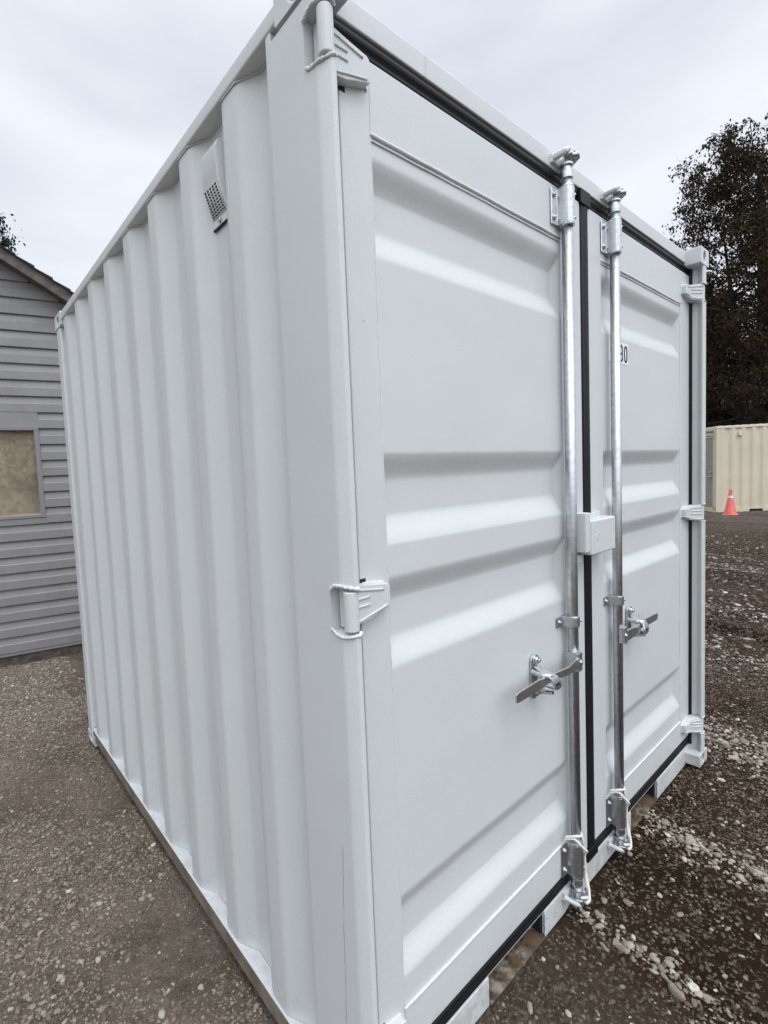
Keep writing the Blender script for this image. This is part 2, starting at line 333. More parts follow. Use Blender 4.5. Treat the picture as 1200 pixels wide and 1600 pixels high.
def ground_mat():
    m = bpy.data.materials.new('packed_gravel_soil'); m.use_nodes = True
    n = m.node_tree.nodes; l = m.node_tree.links; b = n['Principled BSDF']; b.inputs['Roughness'].default_value = .95; b.inputs['Specular IOR Level'].default_value = .08
    g = n.new('ShaderNodeNewGeometry'); P = g.outputs['Position']
    def noise(sc, det=6, ro=.6):
        x = n.new('ShaderNodeTexNoise'); x.inputs['Scale'].default_value = sc; x.inputs['Detail'].default_value = det; x.inputs['Roughness'].default_value = ro; l.new(P, x.inputs['Vector']); return x.outputs[0]
    def rng_(s, a, c, lo=0, hi=1):
        r = n.new('ShaderNodeMapRange'); r.inputs[1].default_value = a; r.inputs[2].default_value = c; r.inputs[3].default_value = lo; r.inputs[4].default_value = hi; l.new(s, r.inputs[0]); return r.outputs[0]
    def mixc(f, a, c):
        x = n.new('ShaderNodeMix'); x.data_type = 'RGBA'; l.new(f, x.inputs[0])
        for s_, q in ((x.inputs[6], a), (x.inputs[7], c)):
            if isinstance(q, tuple): s_.default_value = (*q, 1)
            else: l.new(q, s_)
        return x.outputs[2]
    left = mixc(rng_(noise(2.6), .42, .58), (.245, .200, .155), (.155, .124, .094))
    left = mixc(rng_(noise(30), .5, .7), left, (.30, .258, .21))
    right = mixc(rng_(noise(1.6), .4, .62), (.029, .0175, .0088), (.047, .030, .0170))
    right = mixc(rng_(noise(35), .55, .75), right, (.070, .050, .033))
    sx = n.new('ShaderNodeSeparateXYZ'); l.new(P, sx.inputs[0])
    c = mixc(rng_(sx.outputs[0], .1, 1.0), left, right)
    # distance: paler hard-standing near the far container
    c = mixc(rng_(sx.outputs[0], 12.5, 15), c, (.095, .078, .064))
    # wheel tracks: dark compacted bands running along the yard
    tm = n.new('ShaderNodeMapping'); tm.inputs['Scale'].default_value = (1.5, .22, 1); tm.inputs['Rotation'].default_value = (0, 0, .12); l.new(P, tm.inputs[0])
    tn = n.new('ShaderNodeTexNoise'); tn.inputs['Scale'].default_value = 1.1; tn.inputs['Detail'].default_value = 4; l.new(tm.outputs[0], tn.inputs['Vector'])
    tk = n.new('ShaderNodeMath'); tk.operation = 'MULTIPLY'; l.new(rng_(tn.outputs[0], .50, .58), tk.inputs[0]); l.new(rng_(sx.outputs[0], 2.6, 4), tk.inputs[1])
    c = mixc(tk.outputs[0], c, (.026, .0165, .009))
    # grit
    v = n.new('ShaderNodeTexVoronoi'); v.inputs['Scale'].default_value = 110; l.new(P, v.inputs['Vector'])
    sc = n.new('ShaderNodeSeparateColor'); l.new(v.outputs['Color'], sc.inputs[0])
    grit = rng_(sc.outputs[0], .72, .95); c = mixc(grit, c, (.19, .158, .128))
    v2 = n.new('ShaderNodeTexVoronoi'); v2.inputs['Scale'].default_value = 34; l.new(P, v2.inputs['Vector'])
    s2 = n.new('ShaderNodeSeparateColor'); l.new(v2.outputs['Color'], s2.inputs[0])
    gg = n.new('ShaderNodeMath'); gg.operation = 'MULTIPLY'; l.new(rng_(s2.outputs[1], .8, .95), gg.inputs[0]); l.new(rng_(sx.outputs[0], 3, 6), gg.inputs[1])
    c = mixc(gg.outputs[0], c, (.17, .145, .12))
    l.new(c, b.inputs['Base Color'])
    b1 = n.new('ShaderNodeBump'); b1.inputs['Strength'].default_value = .9; b1.inputs['Distance'].default_value = .008; b1.invert = True; l.new(v.outputs['Distance'], b1.inputs['Height'])
    b2 = n.new('ShaderNodeBump'); b2.inputs['Strength'].default_value = .9; b2.inputs['Distance'].default_value = .035; l.new(noise(45, 8, .7), b2.inputs['Height']); l.new(b1.outputs[0], b2.inputs['Normal'])
    l.new(b2.outputs[0], b.inputs['Normal'])
    return m
tag(npmesh('ground', V, Q, ground_mat()), kind='structure')

# gravel
def ico(sub):
    bm = bmesh.new(); bmesh.ops.create_icosphere(bm, subdivisions=sub, radius=1)
    v = np.array([q.co[:] for q in bm.verts]); f = np.array([[q.index for q in p.verts] for p in bm.faces]); bm.free(); return v, f
def scatter(name, pos, size, m, sub, seed):
    r = np.random.default_rng(seed); bv, bf = ico(sub); n = len(pos); k = len(bv)
    dirs = r.normal(0, 1, (n, 5, 3)); dirs /= np.linalg.norm(dirs, axis=2)[..., None]   # worn facets
    dd = np.einsum('nfc,kc->nkf', dirs, bv); cut = np.clip(dd - .62, 0, 1).sum(2)[..., None]
    sh = 1 + r.uniform(-.10, .10, (n, k, 1)) - cut * .75; sc = np.stack([r.uniform(.8, 1.5, n), r.uniform(.65, 1.1, n), r.uniform(.4, .75, n)], -1)
    P = bv[None] * sh * sc[:, None] * size[:, None, None]
    a = r.uniform(0, 6.283, n); t = r.uniform(-.4, .4, n)
    ct, st = np.cos(t)[:, None], np.sin(t)[:, None]; x, y, z = P[..., 0], P[..., 1], P[..., 2]
    y, z = y * ct - z * st, y * st + z * ct
    ca, sa = np.cos(a)[:, None], np.sin(a)[:, None]; x, y = x * ca - y * sa, x * sa + y * ca
    P = np.stack([x, y, z], -1) + pos[:, None]
    F = bf[None] + (np.arange(n) * k)[:, None, None]
    return npmesh(name, P.reshape(-1, 3), F.reshape(-1, 3), m, False)
def outside(x, y): return ~((x > .012) & (x < 2.45) & (y > .055) & (y < 2.66))
def place(n, x0, x1, y0, y1, dens, r):
    x = r.uniform(x0, x1, n); y = r.uniform(y0, y1, n); k = (r.random(n) < dens(x, y)) & outside(x, y); return x[k], y[k]
def stones(name, specs, m, sub, seed):
    r = np.random.default_rng(seed); PX = []; PY = []; SZ = []
    for (n, box_, dens, med, sig, mx) in specs:
        x, y = place(n, *box_, dens, r); s_ = np.minimum(med * np.exp(r.normal(0, sig, len(x))), mx); PX.append(x); PY.append(y); SZ.append(s_)
    x = np.concatenate(PX); y = np.concatenate(PY); s_ = np.concatenate(SZ); z = hgt(x, y) + s_ * .18
    return scatter(name, np.stack([x, y, z], -1), s_, m, sub, seed)
patch = lambda x, y: np.clip(.45 + 1.7 * vnoise(x * 2.1 + 3, y * 2.1), .08, 1)
one = lambda x, y: np.ones_like(x)
fg = [(120000, (-1.2, .05, .2, 4.6), patch, .0034, .48, .011), (4500, (-1.2, .05, .3, 4.6), patch, .0075, .3, .015),
      (60000, (.2, 4.2, -.9, .7), patch, .0034, .45, .010)]
tag(stones('gravel', fg[2:], STONE, 1, 3), 'small dark brown gravel trodden into the damp soil before the doors', 'gravel', kind='stuff')
tag(stones('gravel', fg[:2], STONEL, 1, 4), 'fine grey-brown gravel lying along the corrugated side up to the house', 'gravel', kind='stuff')
rt = lambda x, y: ruts(x, y) ** 1.5
pale = [(26000, (.55, 3.4, -.9, .6), rt, .0058, .5, .021), (34000, (2.2, 8.5, -1.6, 2.8), rt, .008, .45, .022), (1500, (.4, 4, -.9, .6), one, .0052, .45, .014),
        (5000, (4, 12, -1.5, 4), patch, .013, .4, .03), (1500, (-1.2, .05, .4, 4.6), patch, .0075, .35, .014), (3000, (-1.0, .2, 3.0, 4.6), one, .0065, .3, .012)]
tag(stones('pale_gravel', pale, STONEPALE, 2, 5), 'pale rounded stones lying in ridges along the wheel tracks', 'gravel', kind='stuff')

# ------------------------------------------------------------------ the white container
W, H, LEN, R1 = 2.438, 2.591, 2.655, .062
PIT, CR0 = .29, .36
C = empty('shipping_container')
tag(C, 'freshly painted pale grey steel shipping container filling the middle of the picture', 'shipping container')

# side wall, corrugated
def side_profile():
    p = [(.042, .205)]; d = .036; x0, x1 = .006, .042
    y = CR0
    p.append((x1, y - .071))
    for k in range(8):
        p += [(x0, y), (x0, y + .073), (x1, y + .144), (x1, y + PIT - .071)]; y += PIT
    p = [q for q in p if q[1] < 2.555] + [(x1, 2.56)]
    return p
prof = side_profile()
def corr_wall(mirror):
    b = MB(); vs = []; zs = np.linspace(.0655, 2.552, 50)
    # split every bend into a small rounded turn
    pr = []
    for i, q in enumerate(prof):
        if 0 < i < len(prof) - 1:
            a = Vector(prof[i - 1]); c = Vector(q); e = Vector(prof[i + 1]); r = .012
            for t in (0, .25, .5, .75, 1):
                p0 = c + (a - c).normalized() * r; p2 = c + (e - c).normalized() * r
                pr.append(tuple((1 - t) ** 2 * p0 + 2 * t * (1 - t) * c + t * t * p2))
        else: pr.append(q)
    n = len(pr)
    for z in zs:
        for x, y in pr:
            dx = .0022 * mnoise.noise((x * 3, y * 2.2, z * 1.4)) + .0009 * mnoise.noise((3, y * 9, z * 5))
            xx = x + dx
            vs.append((W - xx if mirror else xx, y, z))
    b.add(vs, [(k * n + i, k * n + i + 1, (k + 1) * n + i + 1, (k + 1) * n + i) for k in range(len(zs) - 1) for i in range(n - 1)], True)
    return b
corr_wall(False).build('side_wall', PAINT, C); corr_wall(True).build('side_wall', PAINT, C)
# seam weld where wall sheets meet the rails
for mir in (0, 1):
    X_ = lambda x: W - x if mir else x
    b = MB(); b.box(*sorted((X_(.0), X_(.062))), .13, LEN - .13, 2.545, H - .004); b.build('top_rail', PAINT, C, .006)
    b = MB(); b.box(*sorted((X_(.0), X_(.075))), .12, LEN - .12, .0595, .066); b.build('rail_ledge', PAINT, C, .0015)
    b = MB(); b.box(*sorted((X_(.0015), X_(.012))), .12, LEN - .12, .0, .0595); b.build('bottom_rail', RAILDIRT, C, .002)
b = MB(); pts = [(x - .003, y, .067) for x, y in prof[:]]
b.tube(pts, .0018, 6, .3); b.build('wall_foot_weld', WELD, C)
b = MB(); b.tube([(x - .002, y, 2.543) for x, y in prof], .0022, 6, .3); b.build('wall_head_weld', WELD, C)
# rear wall, roof, floor
b = MB(); b.box(.02, W - .02, LEN - .06, LEN - .03, .05, 2.54); b.build('rear_wall', PAINT, C)
b = MB(); b.box(.02, W - .02, .13, LEN - .03, H - .03, H - .008); b.build('roof', PAINT, C)
b = MB(); b.box(.08, W - .08, .16, LEN - .1, .06, .09); b.build('floor', RUST, C)

# corner castings
def casting(x0, x1, y0, y1, z0, z1, fy, fx):
    b = MB(); cx, cy, cz = (x0 + x1) / 2, (y0 + y1) / 2, (z0 + z1) / 2; hx, hy, hz = (x1 - x0) / 2, (y1 - y0) / 2, (z1 - z0) / 2
    yf = y0 if fy < 0 else y1; yb = y1 if fy < 0 else y0; xf = x0 if fx < 0 else x1; xb = x1 if fx < 0 else x0
    sh = fx * hx * .28
    b.ring((cx, yf, cz), (1, 0, 0) if fy < 0 else (-1, 0, 0), (0, 0, 1), hx, hz, .021, .026, .02)
    b.ring((xf, cy, cz), (0, -1, 0) if fx < 0 else (0, 1, 0), (0, 0, 1), hy, hz, .032, .026, .02)
    P = lambda *q: Vector(q)
    b.add([P(x0, yb, z0), P(x1, yb, z0), P(x1, yb, z1), P(x0, yb, z1)], [(0, 1, 2, 3)])
    b.add([P(xb, y0, z0), P(xb, y1, z0), P(xb, y1, z1), P(xb, y0, z1)], [(0, 1, 2, 3)])
    b.add([P(x0, y0, z0), P(x1, y0, z0), P(x1, y1, z0), P(x0, y1, z0)], [(0, 1, 2, 3)])
    b.add([P(x0, y0, z1), P(x1, y0, z1), P(x1, y1, z1), P(x0, y1, z1)], [(0, 1, 2, 3)])
    bm = bmesh.new(); me = bpy.data.meshes.new('t'); me.from_pydata(b.v, [], b.f); bm.from_mesh(me); bmesh.ops.remove_doubles(bm, verts=bm.verts, dist=1e-5)
    b.v = [tuple(q.co) for q in bm.verts]; b.f = [tuple(q.index for q in p.verts) for p in bm.faces]; b.sm = [False] * len(b.f); bm.free()
    o = b.build('corner_casting', PAINT, C)
    bv = o.modifiers.new('bevel', 'BEVEL'); bv.width = .005; bv.segments = 2; bv.limit_method = 'ANGLE'; bv.angle_limit = R(60)
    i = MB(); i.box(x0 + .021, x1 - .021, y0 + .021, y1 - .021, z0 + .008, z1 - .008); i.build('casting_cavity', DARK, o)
for fx, xa, xb in ((-1, -.002, .124), (1, W - .124, W + .002)):
    for fy, ya, yb in ((-1, -.002, .165), (1, LEN - .165, LEN + .002)):
        casting(xa, xb if (fx > 0 or fy > 0) else .086, ya, yb, 2.517 if (fx > 0 or fy > 0) else 2.531, H + .004, fy, fx); casting(xa, xb, ya, yb, -.032, .028, fy, fx)

# front corner posts with cut-outs for the hinges
HZ_L = [(2.382, 2.484), (1.232, 1.330), (.140, .238)]
HZ_R = [(2.345, 2.430), (1.250, 1.335), (.130, .215)]
postL = [(.0, .20), (.0, .036), (.0008, .030), (.0028, .0255), (.0125, .0045), (.0155, .0012), (.019, .0), (.0245, .0), (.0268, .002), (.0275, .006), (.031, .076), (.052, .20)]
postLc = [(.0, .20), (.0, .068), (.040, .068), (.052, .20)]
postR = [(2.415, .20), (2.415, .006), (2.411, .001), (2.404, .0), (2.374, .0), (2.3665, .002), (2.3655, .007), (2.375, .012), (2.391, .030), (2.386, .0505), (2.386, .20)]
postRc = [(2.415, .20), (2.415, .066), (2.388, .066), (2.386, .20)]
def post(pf, pc, hz):
    b = MB(); z = .026
    for a, c in sorted(hz):
        b.prism(pf, z, a, smooth=True); b.prism(pc, a, c); z = c
    b.prism(pf, z, 2.519, smooth=True); return b
pl = post(postL, postLc, HZ_L).build('corner_post', PAINT, C); pr_ = post(postR, postRc, HZ_R).build('corner_post', PAINT, C)
for p_ in (pl, pr_):
    p_.data.shade_smooth() if hasattr(p_.data, 'shade_smooth') else None
    e = p_.modifiers.new('es', 'EDGE_SPLIT'); e.split_angle = R(32)
# rear posts
for x0, x1 in ((.0, .07), (W - .07, W)):
    b = MB(); b.box(x0, x1, LEN - .11, LEN - .012, .026, 2.519); b.build('corner_post', PAINT, C, .012, 3)
# post rear edge return toward the corrugation
b = MB(); b.prism([(.0005, .19), (.002, .212), (.046, .232), (.046, .19)], .067, 2.545); b.build('post_return', PAINT, C, .004)
# hairline crack in the paint of the near post
cp = []
for i in range(60):
    z = .30 + i * .0075; cp.append((-.0006, .085 + .006 * mnoise.noise((z * 4, 0, 0)) + .0015 * mnoise.noise((z * 30, 1, 0)) - .02 * (i / 60), z))
b = MB(); b.tube(cp, [.00015 + .0004 * max(0, mnoise.noise((i * .15, 3, 0)) + .45) for i in range(60)], 4); b.build('paint_crack', mat('crack', (.26, .27, .27), .8), C)

def weld(b, pts, r):
    for k in range(len(pts)):
        if random.random() < .55:
            p = Vector(pts[k]); d = Vector((random.uniform(-1, 1), random.uniform(-1, 1), random.uniform(-.5, .5))) * .0022
            b.tube([tuple(p - d), tuple(p + d * .3), tuple(p + d)], [r * .75, r * random.uniform(.9, 1.25), r * .7], 8, .2)
    weld_(b, pts, r * .8)
def weld_(b, pts, r): b.tube([tuple(Vector(p) + Vector((random.uniform(-1, 1), random.uniform(-1, 1), random.uniform(-1, 1))) * .0008) for p in pts], [r * random.uniform(.55, 1.25) for _ in pts], 9, .22)
def lerp_path(pts, k):
    o = []
    for a, c in zip(pts[:-1], pts[1:]):
        for i in range(k): o.append(tuple(Vector(a).lerp(Vector(c), i / k)))
    return o + [pts[-1]]
WELDS = []
for a, c in HZ_L:
    for z in (a, c):
        bw = MB(); WELDS.append(bw); s_ = -1 if z == a else 1
        weld(bw, lerp_path([(-.001, .066, z - s_ * .006), (.0, .05, z + s_ * .004), (-.001, .03, z + s_ * .006), (.008, .008, z + s_ * .003), (.020, -.001, z), (.028, .004, z - s_ * .003)], 6), .0045)
for a, c in HZ_R:
    for z in (a, c):
        bw = MB(); WELDS.append(bw)
        weld(bw, lerp_path([(2.398, .06, z), (2.376, .03, z), (2.368, .008, z), (2.374, -.001, z), (2.404, 0, z)], 5), .003)
for bw in WELDS: bw.build('hinge_weld', WELD, C)

# header and sill
b = MB(); b.box(.05, 2.39, R1, .16, 2.533, H - .002); b.build('header', PAINT, C, .004)
sill = MB()
for a, c in ((.05, .529), (.859, 1.599), (1.913, 2.39)):
    sill.box(a, c, R1, R1 + .012, -.045, .047)
sill.box(.05, 2.39, R1 + .012, .14, .030, .047)
sill.build('sill', PAINT, C, .002)
for i, (a, c) in enumerate(((.529, .859), (1.599, 1.913))):
    b = MB(); b.box(a + .004, c - .004, R1 - .004, .19, -.044, -.036)
    b.build('forklift_pocket', RUST, C, .001)
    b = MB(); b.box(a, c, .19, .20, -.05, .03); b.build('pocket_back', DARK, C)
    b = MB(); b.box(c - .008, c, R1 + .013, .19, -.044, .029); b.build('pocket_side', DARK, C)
    b = MB(); k = []
    for j in range(16): k.append((c - .001 + random.uniform(-.002, .002), R1 - .001, -.043 + j * .0057))
    b.tube(k, .0025, 5, .3); b.build('pocket_weld', WELD, C)

# rubber gaskets
def bulb(b, x0, x1, z, y, h):
    """two ridged rubber lips running in x"""
    pts = [(0, .0), (.004, .006), (.010, .004), (.013, .001), (.017, .001), (.021, .006), (.028, .009), (.036, .007), (.042, .0)]
    k = h / .042
    vs = []
    for x in (x0, x1): vs += [(x, y - d, z + q * k) for q, d in pts] + [(x, y + .02, z + h), (x, y + .02, z)]
    n = len(pts) + 2
    b.add(vs, [(i, (i + 1) % n, n + (i + 1) % n, n + i) for i in range(n)], True); return b
# ------------------------------------------------------------------ doors
Z0, Z1 = .100, 2.484
REC = [(2.278, 2.062), (1.615, 1.398), (1.320, 1.098), (.516, .298)]
DEP = .027
def sstep(t): t = min(1, max(0, t)); return t * t * (3 - 2 * t) * .45 + t * .55
def panel_depth(x, z, xa, xb):
    d = 0
    for top, bot in REC:
        if bot <= z <= top: d = DEP * sstep(min((top - z) / .062, (z - bot) / .068, 1))
    e = DEP * sstep(min(max(0, x - xa - .001) / .016, max(0, xb - .001 - x) / .022, 1))
    return min(d, e)
def door(x0, x1, xa, xb, bolts=None):
    b = MB(); ZA, ZB = .222, 2.325
    b.box(x0, xa, R1, R1 + .052, Z0, Z1); b.box(xb, x1, R1, R1 + .052, Z0, Z1)
    b.box(xa, xb, R1 + .0004, R1 + .052, Z0, ZA); b.box(xa, xb, R1 + .0004, R1 + .052, ZB, Z1)
    d = b.build('door', PAINT, C, .004, 2)
    p = MB(); gx = sorted(set([round(xa + t, 5) for t in np.linspace(0, .024, 9)] + [round(xb - t, 5) for t in np.linspace(0, .03, 9)] + [round(t, 5) for t in np.linspace(xa + .03, xb - .04, 22)]))
    gz = sorted(set([round(t, 5) for t in np.linspace(ZA, ZB, 60)] + [round(q + dq, 5) for r in REC for q in r for dq in np.linspace(-.078, .078, 25)]))
    gz = [g for g in gz if ZA <= g <= ZB]
    vs = []
    for z in gz:
        for x in gx:
            wv = .0016 * mnoise.noise((x * 2.1 + 4, 1.7, z * 2.1)) + .0007 * mnoise.noise((x * 7, 4, z * 7))
            vs.append((x, R1 + .0025 + panel_depth(x, z, xa, xb) + wv, z))
    n = len(gx); p.add(vs, [(k * n + i, k * n + i + 1, (k + 1) * n + i + 1, (k + 1) * n + i) for k in range(len(gz) - 1) for i in range(n - 1)], True)
    p.build('door_panel', PAINT, d)
    bd = MB()
    for z in (ZB, ZA - .002):
        pt = [(x, R1 + .0003, z + .0012 * mnoise.noise((x * 12, z, 0))) for x in np.linspace(xa - .002, xb + .002, 60)]
        bd.tube(pt, [.0038 * random.uniform(.9, 1.1) for _ in pt], 8)
    for z in (ZB - .012,):
        pt = [(x, R1 + .0012, z + .0012 * mnoise.noise((x * 12, z, 0))) for x in np.linspace(xa, xb, 60)]
        bd.tube(pt, .0022, 6)
    for x in (xa, xb):
        pt = [(x + .0012 * mnoise.noise((0, z * 14, x)), R1 + .0016 - .001 * max(0, mnoise.noise((2, z * 30, x))), z) for z in np.linspace(ZA, ZB, 160)]
        bd.tube(pt, [.0018 * random.uniform(.6, 1.3) for _ in pt], 6, .1)
    bd.build('weld_bead', WELD, d)
    return d
DL = door(.083, 1.184, .173, 1.040); DR = door(1.247, 2.372, 1.350, 2.240)
DL['label'] = 'left door leaf'; DR['label'] = 'right door leaf'
# gaskets belong to the doors
b = MB(); bulb(b, .045, 1.2155, Z1 + .002, R1 + .010, .046); b.build('door_gasket', RUBBER, DL)
b = MB(); bulb(b, 1.2165, 2.392, Z1 + .002, R1 + .010, .046); b.build('door_gasket', RUBBER, DR)
b = MB(); bulb(b, .045, 1.2155, .049, R1 + .008, .049); b.build('door_gasket', RUBBER, DL)
b = MB(); bulb(b, 1.2165, 2.392, .049, R1 + .008, .049); b.build('door_gasket', RUBBER, DR)
b = MB(); b.prism([(1.186, R1 + .03), (1.186, R1 + .004), (1.192, R1 - .003), (1.206, R1 - .002), (1.215, R1 - .0055), (1.236, R1 - .0045), (1.246, R1 + .004), (1.246, R1 + .03)], .060, 2.515, smooth=True)
b.box(1.176, 1.252, R1 - .009, R1 + .004, 2.478, 2.528, Matrix.Identity(4)); b.box(1.170, 1.256, R1 - .008, R1 + .004, .052, .094)
g = b.build('center_gasket', RUBBER, DR, .002)
# dark rubber strips beside the posts
b = MB(); b.box(.031, .0825, R1 + .012, R1 + .05, .05, 2.53); b.build('hinge_side_seal', RUBBER, DL)
b = MB(); b.prism([(2.3725, .11), (2.3725, .0605), (2.378, .0535), (2.384, .0515), (2.3855, .11)], .05, 2.53); b.build('hinge_side_seal', RUBBER, DR)

# hinges
def hinge(hz, par, mir):
    a, c = hz; zc = (a + c) / 2; h = (c - a) / 2
    if mir: X_ = lambda x: 2.4115 - x
    else: X_ = lambda x: x
    b = MB(); b.cyl((X_(.0165 if not mir else .020), .0185, a + .006), (X_(.0165 if not mir else .020), .0185, c - .006), .0165, 24)
    # blade: polygon in x-z with thickness in y
    yf = lambda x: .030 + (x - .022) * .6 if x < .040 else .041
    if mir: yf = lambda x: .003 if x < .036 else (.041 if x > .094 else .003 + (x - .036) / .058 * .038)
    cols = [(.022, .92, -.92), (.040, .94, -.92), (.058, .95, -.90), (.072, .90, -.88), (.090, .84, -.82), (.120, .76, -.62), (.150, .68, -.44), (.158, .56, -.36)]
    vs = []; n = len(cols)
    for x, tz, bz in cols:
        for y, q in ((yf(x), tz), (R1 + .003, tz), (R1 + .003, bz), (yf(x), bz)): vs.append((X_(x), y, zc + h * q))
    b.add(vs, [(i * 4 + j, i * 4 + (j + 1) % 4, (i + 1) * 4 + (j + 1) % 4, (i + 1) * 4 + j) for i in range(n - 1) for j in range(4)] + [(3, 2, 1, 0), (4 * n - 4, 4 * n - 3, 4 * n - 2, 4 * n - 1)])
    o = b.build('hinge_blade', PAINT, par, .003)
    rb = MB()
    yy = lambda x: yf(x) - .0006
    for pts in ([(.036, .66), (.066, .66), (.092, .58), (.136, .46)], [(.040, .26), (.092, .28)], [(.040, -.10), (.092, -.08)], [(.036, -.72), (.062, -.74), (.092, -.58), (.146, -.32)]):
        rb.tube([(X_(p[0]), yy(p[0]), zc + h * p[1]) for p in lerp_path([(p[0], p[1], 0) for p in pts], 4)], .0027, 8)
    build_loose(rb, 'blade_rib', PAINT, o)
    wd = MB(); pts = [(X_(x), R1 - .0005, z) for x, z in [(.088, zc + h * .84), (.120, zc + h * .76), (.152, zc + h * .66), (.161, zc + h * .5), (.161, zc - h * .42)]]
    wd.tube(lerp_path(pts, 6), [.0035 * random.uniform(.6, 1.4) for _ in lerp_path(pts, 6)], 6, .2)
    wd.build('blade_weld', WELD, o)
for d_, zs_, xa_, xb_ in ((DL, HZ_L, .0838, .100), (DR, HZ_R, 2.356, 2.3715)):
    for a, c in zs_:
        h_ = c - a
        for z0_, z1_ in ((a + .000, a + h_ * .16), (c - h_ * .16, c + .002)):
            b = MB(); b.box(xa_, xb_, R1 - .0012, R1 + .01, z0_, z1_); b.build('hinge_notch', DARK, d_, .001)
for hz in HZ_L: hinge(hz, C, False)
for hz in HZ_R: hinge(hz, C, True)

# locking rods
RY = .033
def rod(x, handle_dir, ro=.218, hl=.415):
    b = MB(); b.cyl((x, RY, .075), (x, RY, 2.515), .0172, 28)
    o = b.build('locking_rod', GALV, C)
    # stepped ends
    e = MB()
    for s_, z in ((1, 2.515), (-1, .075)):
        e.cyl((x, RY, z - s_ * .02), (x, RY, z + s_ * .004), .0205, 24); e.cyl((x, RY, z), (x, RY, z + s_ * .022), .0165, 20, .0145)
        e.cyl((x, RY, z + s_ * .020), (x, RY, z + s_ * .027), .021, 20)
    build_loose(e, 'rod_collar', GALV, o, .001)
    # top and bottom cams with their keepers
    for s_, z in ((1, 2.556), (-1, .030)):
        k = MB()
        k.cyl((x, RY, z - s_ * .02), (x, RY, z + s_ * .018), .012, 16)
        m = Matrix.Translation((x, RY - .006, z + s_ * .010)) @ Matrix.Rotation(R(24), 4, 'Z')
        k.box(-.030, .032, -.014, .012, -.010, .012, m)
        k.tube([(x - .010, RY - .014, z + s_ * .004), (x + .016, RY - .026, z + s_ * .010), (x + .034, RY - .020, z + s_ * .012), (x + .040, RY - .002, z + s_ * .010)], [.010, .011, .010, .008], 10)
        k.cyl((x + .004, RY - .03, z + s_ * .016), (x + .004, RY - .008, z + s_ * .016), .007, 10)
        k.build('rod_cam', GALV, o, .003)
        q = MB()
        for sx in (-1, 1):
            q.tube([(x + sx * .042, R1 + .002, z + s_ * .004), (x + sx * .040, R1 - .026, z + s_ * .006), (x + sx * .034, R1 - .044, z + s_ * .010), (x + sx * .020, R1 - .052, z + s_ * .018)], [q_ * (1 if s_ > 0 else .72) for q_ in (.012, .0115, .0105, .007)], 10, .08)
        q.box(x - .052, x + .052, R1 - .010, R1 + .0012, z - .012, z + .016)
        q.build('cam_keeper', WELD if s_ > 0 else PAINT, C, .003)
    # long bearing brackets
    for zc, hh in ((2.41, .058), (.165, .060)):
        k = MB()
        prof_ = [(-.056, R1 - .001), (-.056, R1 - .006), (-.024, R1 - .008), (-.0245, RY + .004), (-.020, RY - .014), (-.008, RY - .0225), (.008, RY - .0225), (.020, RY - .014), (.0245, RY + .004), (.024, R1 - .008), (.050, R1 - .006), (.050, R1 - .001)]
        k.prism([(x + a, c) for a, c in prof_], zc - hh, zc + hh); k.build('bearing_bracket', GALV, o, .003, 2)
        k = MB(); k.cyl((x, RY, zc - hh - .006), (x, RY, zc - hh + .004), .0225, 24); k.cyl((x, RY, zc + hh - .002), (x, RY, zc + hh + .006), .0225, 24)
        for dz in (-.036, .036):
            k.hexbolt((x - .041, R1 - .006, zc + dz), (0, -1, 0), .0085, .006)
            k.cyl((x + .018, RY - .015, zc + dz), (x + .0215, RY - .0185, zc + dz), .005, 10)
        build_loose(k, 'bracket_bolt', GALV, o)
    # middle strap
    zc = 1.028; k = MB()
    k.prism([(x + a, c) for a, c in [(-.060, R1 - .0005), (-.060, R1 - .0045), (-.026, R1 - .006), (-.0235, RY + .004), (-.019, RY - .012), (-.008, RY - .0205), (.008, RY - .0205), (.019, RY - .012), (.0235, RY + .004), (.026, R1 - .006), (.055, R1 - .0045), (.055, R1 - .0005)]], zc - .018, zc + .018)
    k.build('rod_strap', GALV, o, .002)
    k = MB(); k.hexbolt((x - .046, R1 - .0045, zc), (0, -1, 0), .007, .005); k.cyl((x + .019, RY - .014, zc), (x + .024, RY - .018, zc), .0048, 10); build_loose(k, 'strap_bolt', GALV, o)
    # handle
    d = handle_dir; hzr = .890
    k = MB(); k.prism([(x + d * .006 + a, c) for a, c in [(-.0195, RY + .012), (-.0195, RY - .020), (-.012, RY - .028), (.012, RY - .028), (.0195, RY - .020), (.0195, RY + .012)]], hzr - .030, hzr + .032)
    k.hexbolt((x + d * .004, RY - .028, hzr), (0, -1, 0), .008, .004)
    k.build('handle_clamp', GALV, o, .005, 2)
    k = MB()
    path = [(.010, .008, .000, .018), (.055, .006, .000, .018), (ro * .5, -.002, .004, .013), (ro * .72, .004, .004, .012), (ro, .012, .002, .012), (ro + .03, .014, .000, .014), (ro + .055, .012, .002, .017), (hl - .010, .006, .006, .015), (hl, .005, .006, .012)]
    vs = []
    for px, py, dz, hw in path:
        for ty, tz in ((-.0035, -hw), (-.0035, hw), (.0035, hw), (.0035, -hw)): vs.append((x + d * px, py + ty, hzr + dz + tz))
    n = len(path); k.add(vs, [(i * 4 + j, i * 4 + (j + 1) % 4, (i + 1) * 4 + (j + 1) % 4, (i + 1) * 4 + j) for i in range(n - 1) for j in range(4)] + [(3, 2, 1, 0), (4 * n - 4, 4 * n - 3, 4 * n - 2, 4 * n - 1)])
    k.build('door_handle', GALV, o, .0015)
    # retainer hasp on the door
    hx = x + d * ro; k = MB()
    pl_ = []
